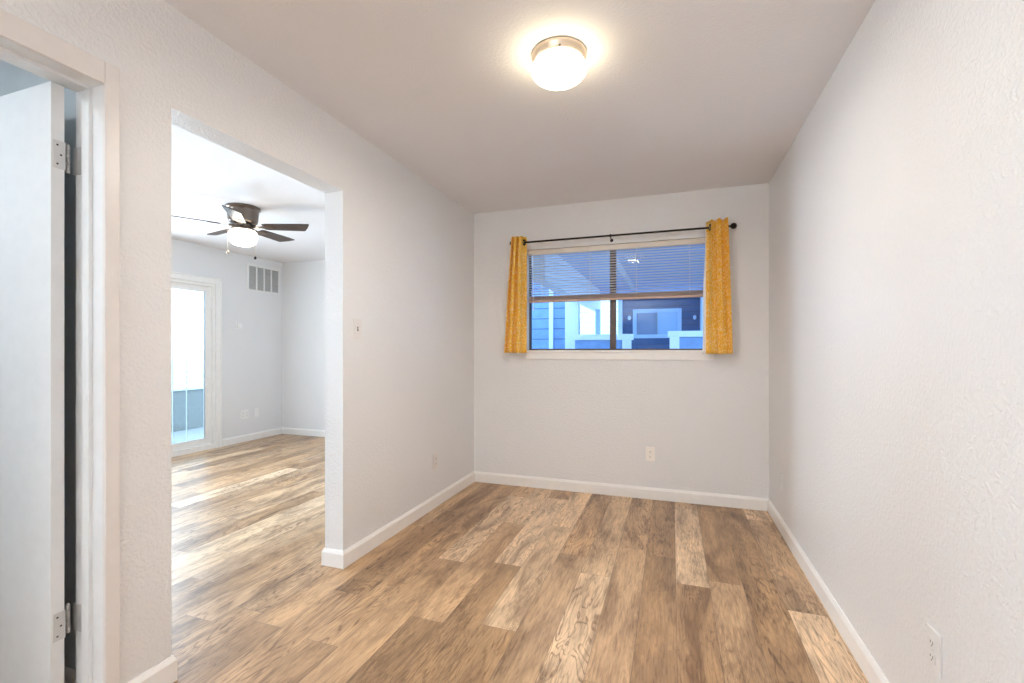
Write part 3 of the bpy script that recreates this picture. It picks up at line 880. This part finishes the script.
# navy neighbouring house
nh = tag(empty('navy_house', (.5, 10, GZ)), 'navy lap-sided house with a white-framed window, facing across the walkway', 'house')
NY = 10.0
def px_x(px, Y):      # world X on the plane Y seen at photo column px
    th = radians(YAW); u = (px - 512) / 463.0
    dx = -sin(th) + u * cos(th); dy = cos(th) + u * sin(th)
    return Y * dx / dy
nx0, nx1 = px_x(621, NY), 4.0
wx0, wx1 = px_x(633, NY), px_x(681.5, NY)
wz0, wz1 = 1.43, 2.03
wl = pk(box('siding_wall', nx0, nx1, NY, NY + .2, GZ, 2.46, M['siding_navy']), nh)
pk(box('corner_board', nx0 - .06, nx0 + .03, NY - .03, NY + .1, GZ, 2.24, M['ext_white'], bev=.003), nh)
bm = bmesh.new(); q = .075
bx(bm, wx0, wx0 + q, NY - .05, NY, wz0, wz1, .003); bx(bm, wx1 - q, wx1, NY - .05, NY, wz0, wz1, .003)
bx(bm, wx0 + q, wx1 - q, NY - .05, NY, wz1 - q, wz1, .003); bx(bm, wx0 + q, wx1 - q, NY - .05, NY, wz0, wz0 + q, .003)
wf = pk(done(bm, 'window_casing', M['ext_trim']), nh)
xm = (wx0 + wx1) / 2
g1 = pk(box('window_pane', wx0 + q, xm - .012, NY - .012, NY - .004, wz0 + q, wz1 - q, plain('dim_pane', (.16, .25, .38), .12)), nh)
g2 = pk(box('window_pane', xm + .012, wx1 - q, NY - .012, NY - .004, wz0 + q, wz1 - q, plain('curtained_pane', (.42, .60, .78), .25)), nh)
pk(box('window_mullion', xm - .012, xm + .012, NY - .03, NY - .002, wz0 + q, wz1 - q, M['slate'], bev=.002), nh)
def sconce(px, zc, label):
    x = px_x(px, NY)
    s = tag(empty('wall_sconce', (x, NY, zc)), label, 'wall lamp', 'wall lamps on the navy house')
    bm = bmesh.new(); lathe(bm, [(0, 0), (.03, 0), (.03, -.01), (.012, -.015), (.012, -.04), (0, -.04)], 20, (0, 0, 0), 'Y'); done(bm, 'bracket', M['slate'], s, auto=True)
    bm = bmesh.new(); lathe(bm, [(0, .045), (.018, .040), (.030, .02), (.033, -.006), (.027, -.03), (.012, -.044), (0, -.045)], 20, (0, -.06, 0)); done(bm, 'lamp_shade', M['ext_white'], s, smooth=True)
sconce(629.5, 1.86, 'small round wall lamp left of the navy house window')
sconce(694.5, 1.84, 'small round wall lamp right of the navy house window')
# downpipe-like side return at the right of the window view
pk(box('side_board', px_x(700, NY), px_x(700, NY) + .25, NY - .5, NY - .001, GZ, 2.24, M['ext_white'], bev=.004), nh)
# two half walls with white caps
HY = 7.0
def half_wall(xa, xb, post_side, label, dz=0.0):
    h = tag(empty('half_wall', ((xa + xb) / 2, HY, GZ)), label, 'half wall', 'white-capped half walls outside the window')
    zc = 1.385 + dz
    pk(box('siding_panel', xa, xb, HY, HY + .10, GZ, zc - .03, M['siding_blue']), h)
    pk(box('wall_cap', xa - .03, xb + .03, HY - .035, HY + .135, zc - .05, zc + .035, M['ext_white'], bev=.005), h)
    x = xb if post_side > 0 else xa
    s = (x - .125, x + .005) if post_side > 0 else (x - .005, x + .125)
    pk(box('end_board', s[0], s[1], HY - .02, HY, GZ, zc - .05, M['ext_white'], bev=.003), h)
half_wall(-1.40, px_x(631, HY), 1, 'blue half wall with white cap seen left, beyond the window mullion')
half_wall(px_x(670, HY), 1.2, -1, 'blue half wall with white cap seen through the right window pane, beside the right curtain', .035)

# ================================================================== patio beyond the slider
tag(box('patio_slab', -8.2, XS - .13, 1.0, 7.0, GZ - .06, GZ + .06, M['concrete']), kind='structure')
pw = tag(empty('patio_half_wall', (-7.2, 4.4, GZ)), 'grey blue patio half wall outside the glass sliding door', 'half wall')
pk(box('stucco_panel', -7.26, -7.16, 2.0, 7.0, GZ + .06, .56, M['patio_wall']), pw)
pk(box('wall_cap', -7.29, -7.13, 2.0, 7.0, .56, .60, M['ext_white'], bev=.004), pw)
ps = tag(empty('patio_screen', (-7.21, 4.4, .6)), 'white slatted privacy screen above the patio half wall', 'screen')
bm = bmesh.new()
for z in (.66, .74, .82): bx(bm, -7.23, -7.19, 2.0, 7.0, z, z + .035, .002)
pk(done(bm, 'rails', M['ext_white']), ps)
for i in range(9):
    yy = 2.2 + i * .55
    pk(box('post', -7.245, -7.175, yy - .025, yy + .025, .60, 1.05, M['ext_white'], bev=.002), ps)
vb = tag(empty('slider_bars', (XS - .16, 3.6, 0)), 'thin white upright bars just outside the glass slider', 'screen door')
bm = bmesh.new()  # thin white uprights joined by bars at top and bottom
for yy in (3.80, 3.965):
    bx(bm, XS - .165, XS - .150, yy - .003, yy + .003, -.02, SLZ - .01)
bx(bm, XS - .165, XS - .150, 3.79, 3.975, -.02, .01); bx(bm, XS - .165, XS - .150, 3.79, 3.975, SLZ - .04, SLZ - .01)
pk(done(bm, 'frame', M['ext_white']), vb)
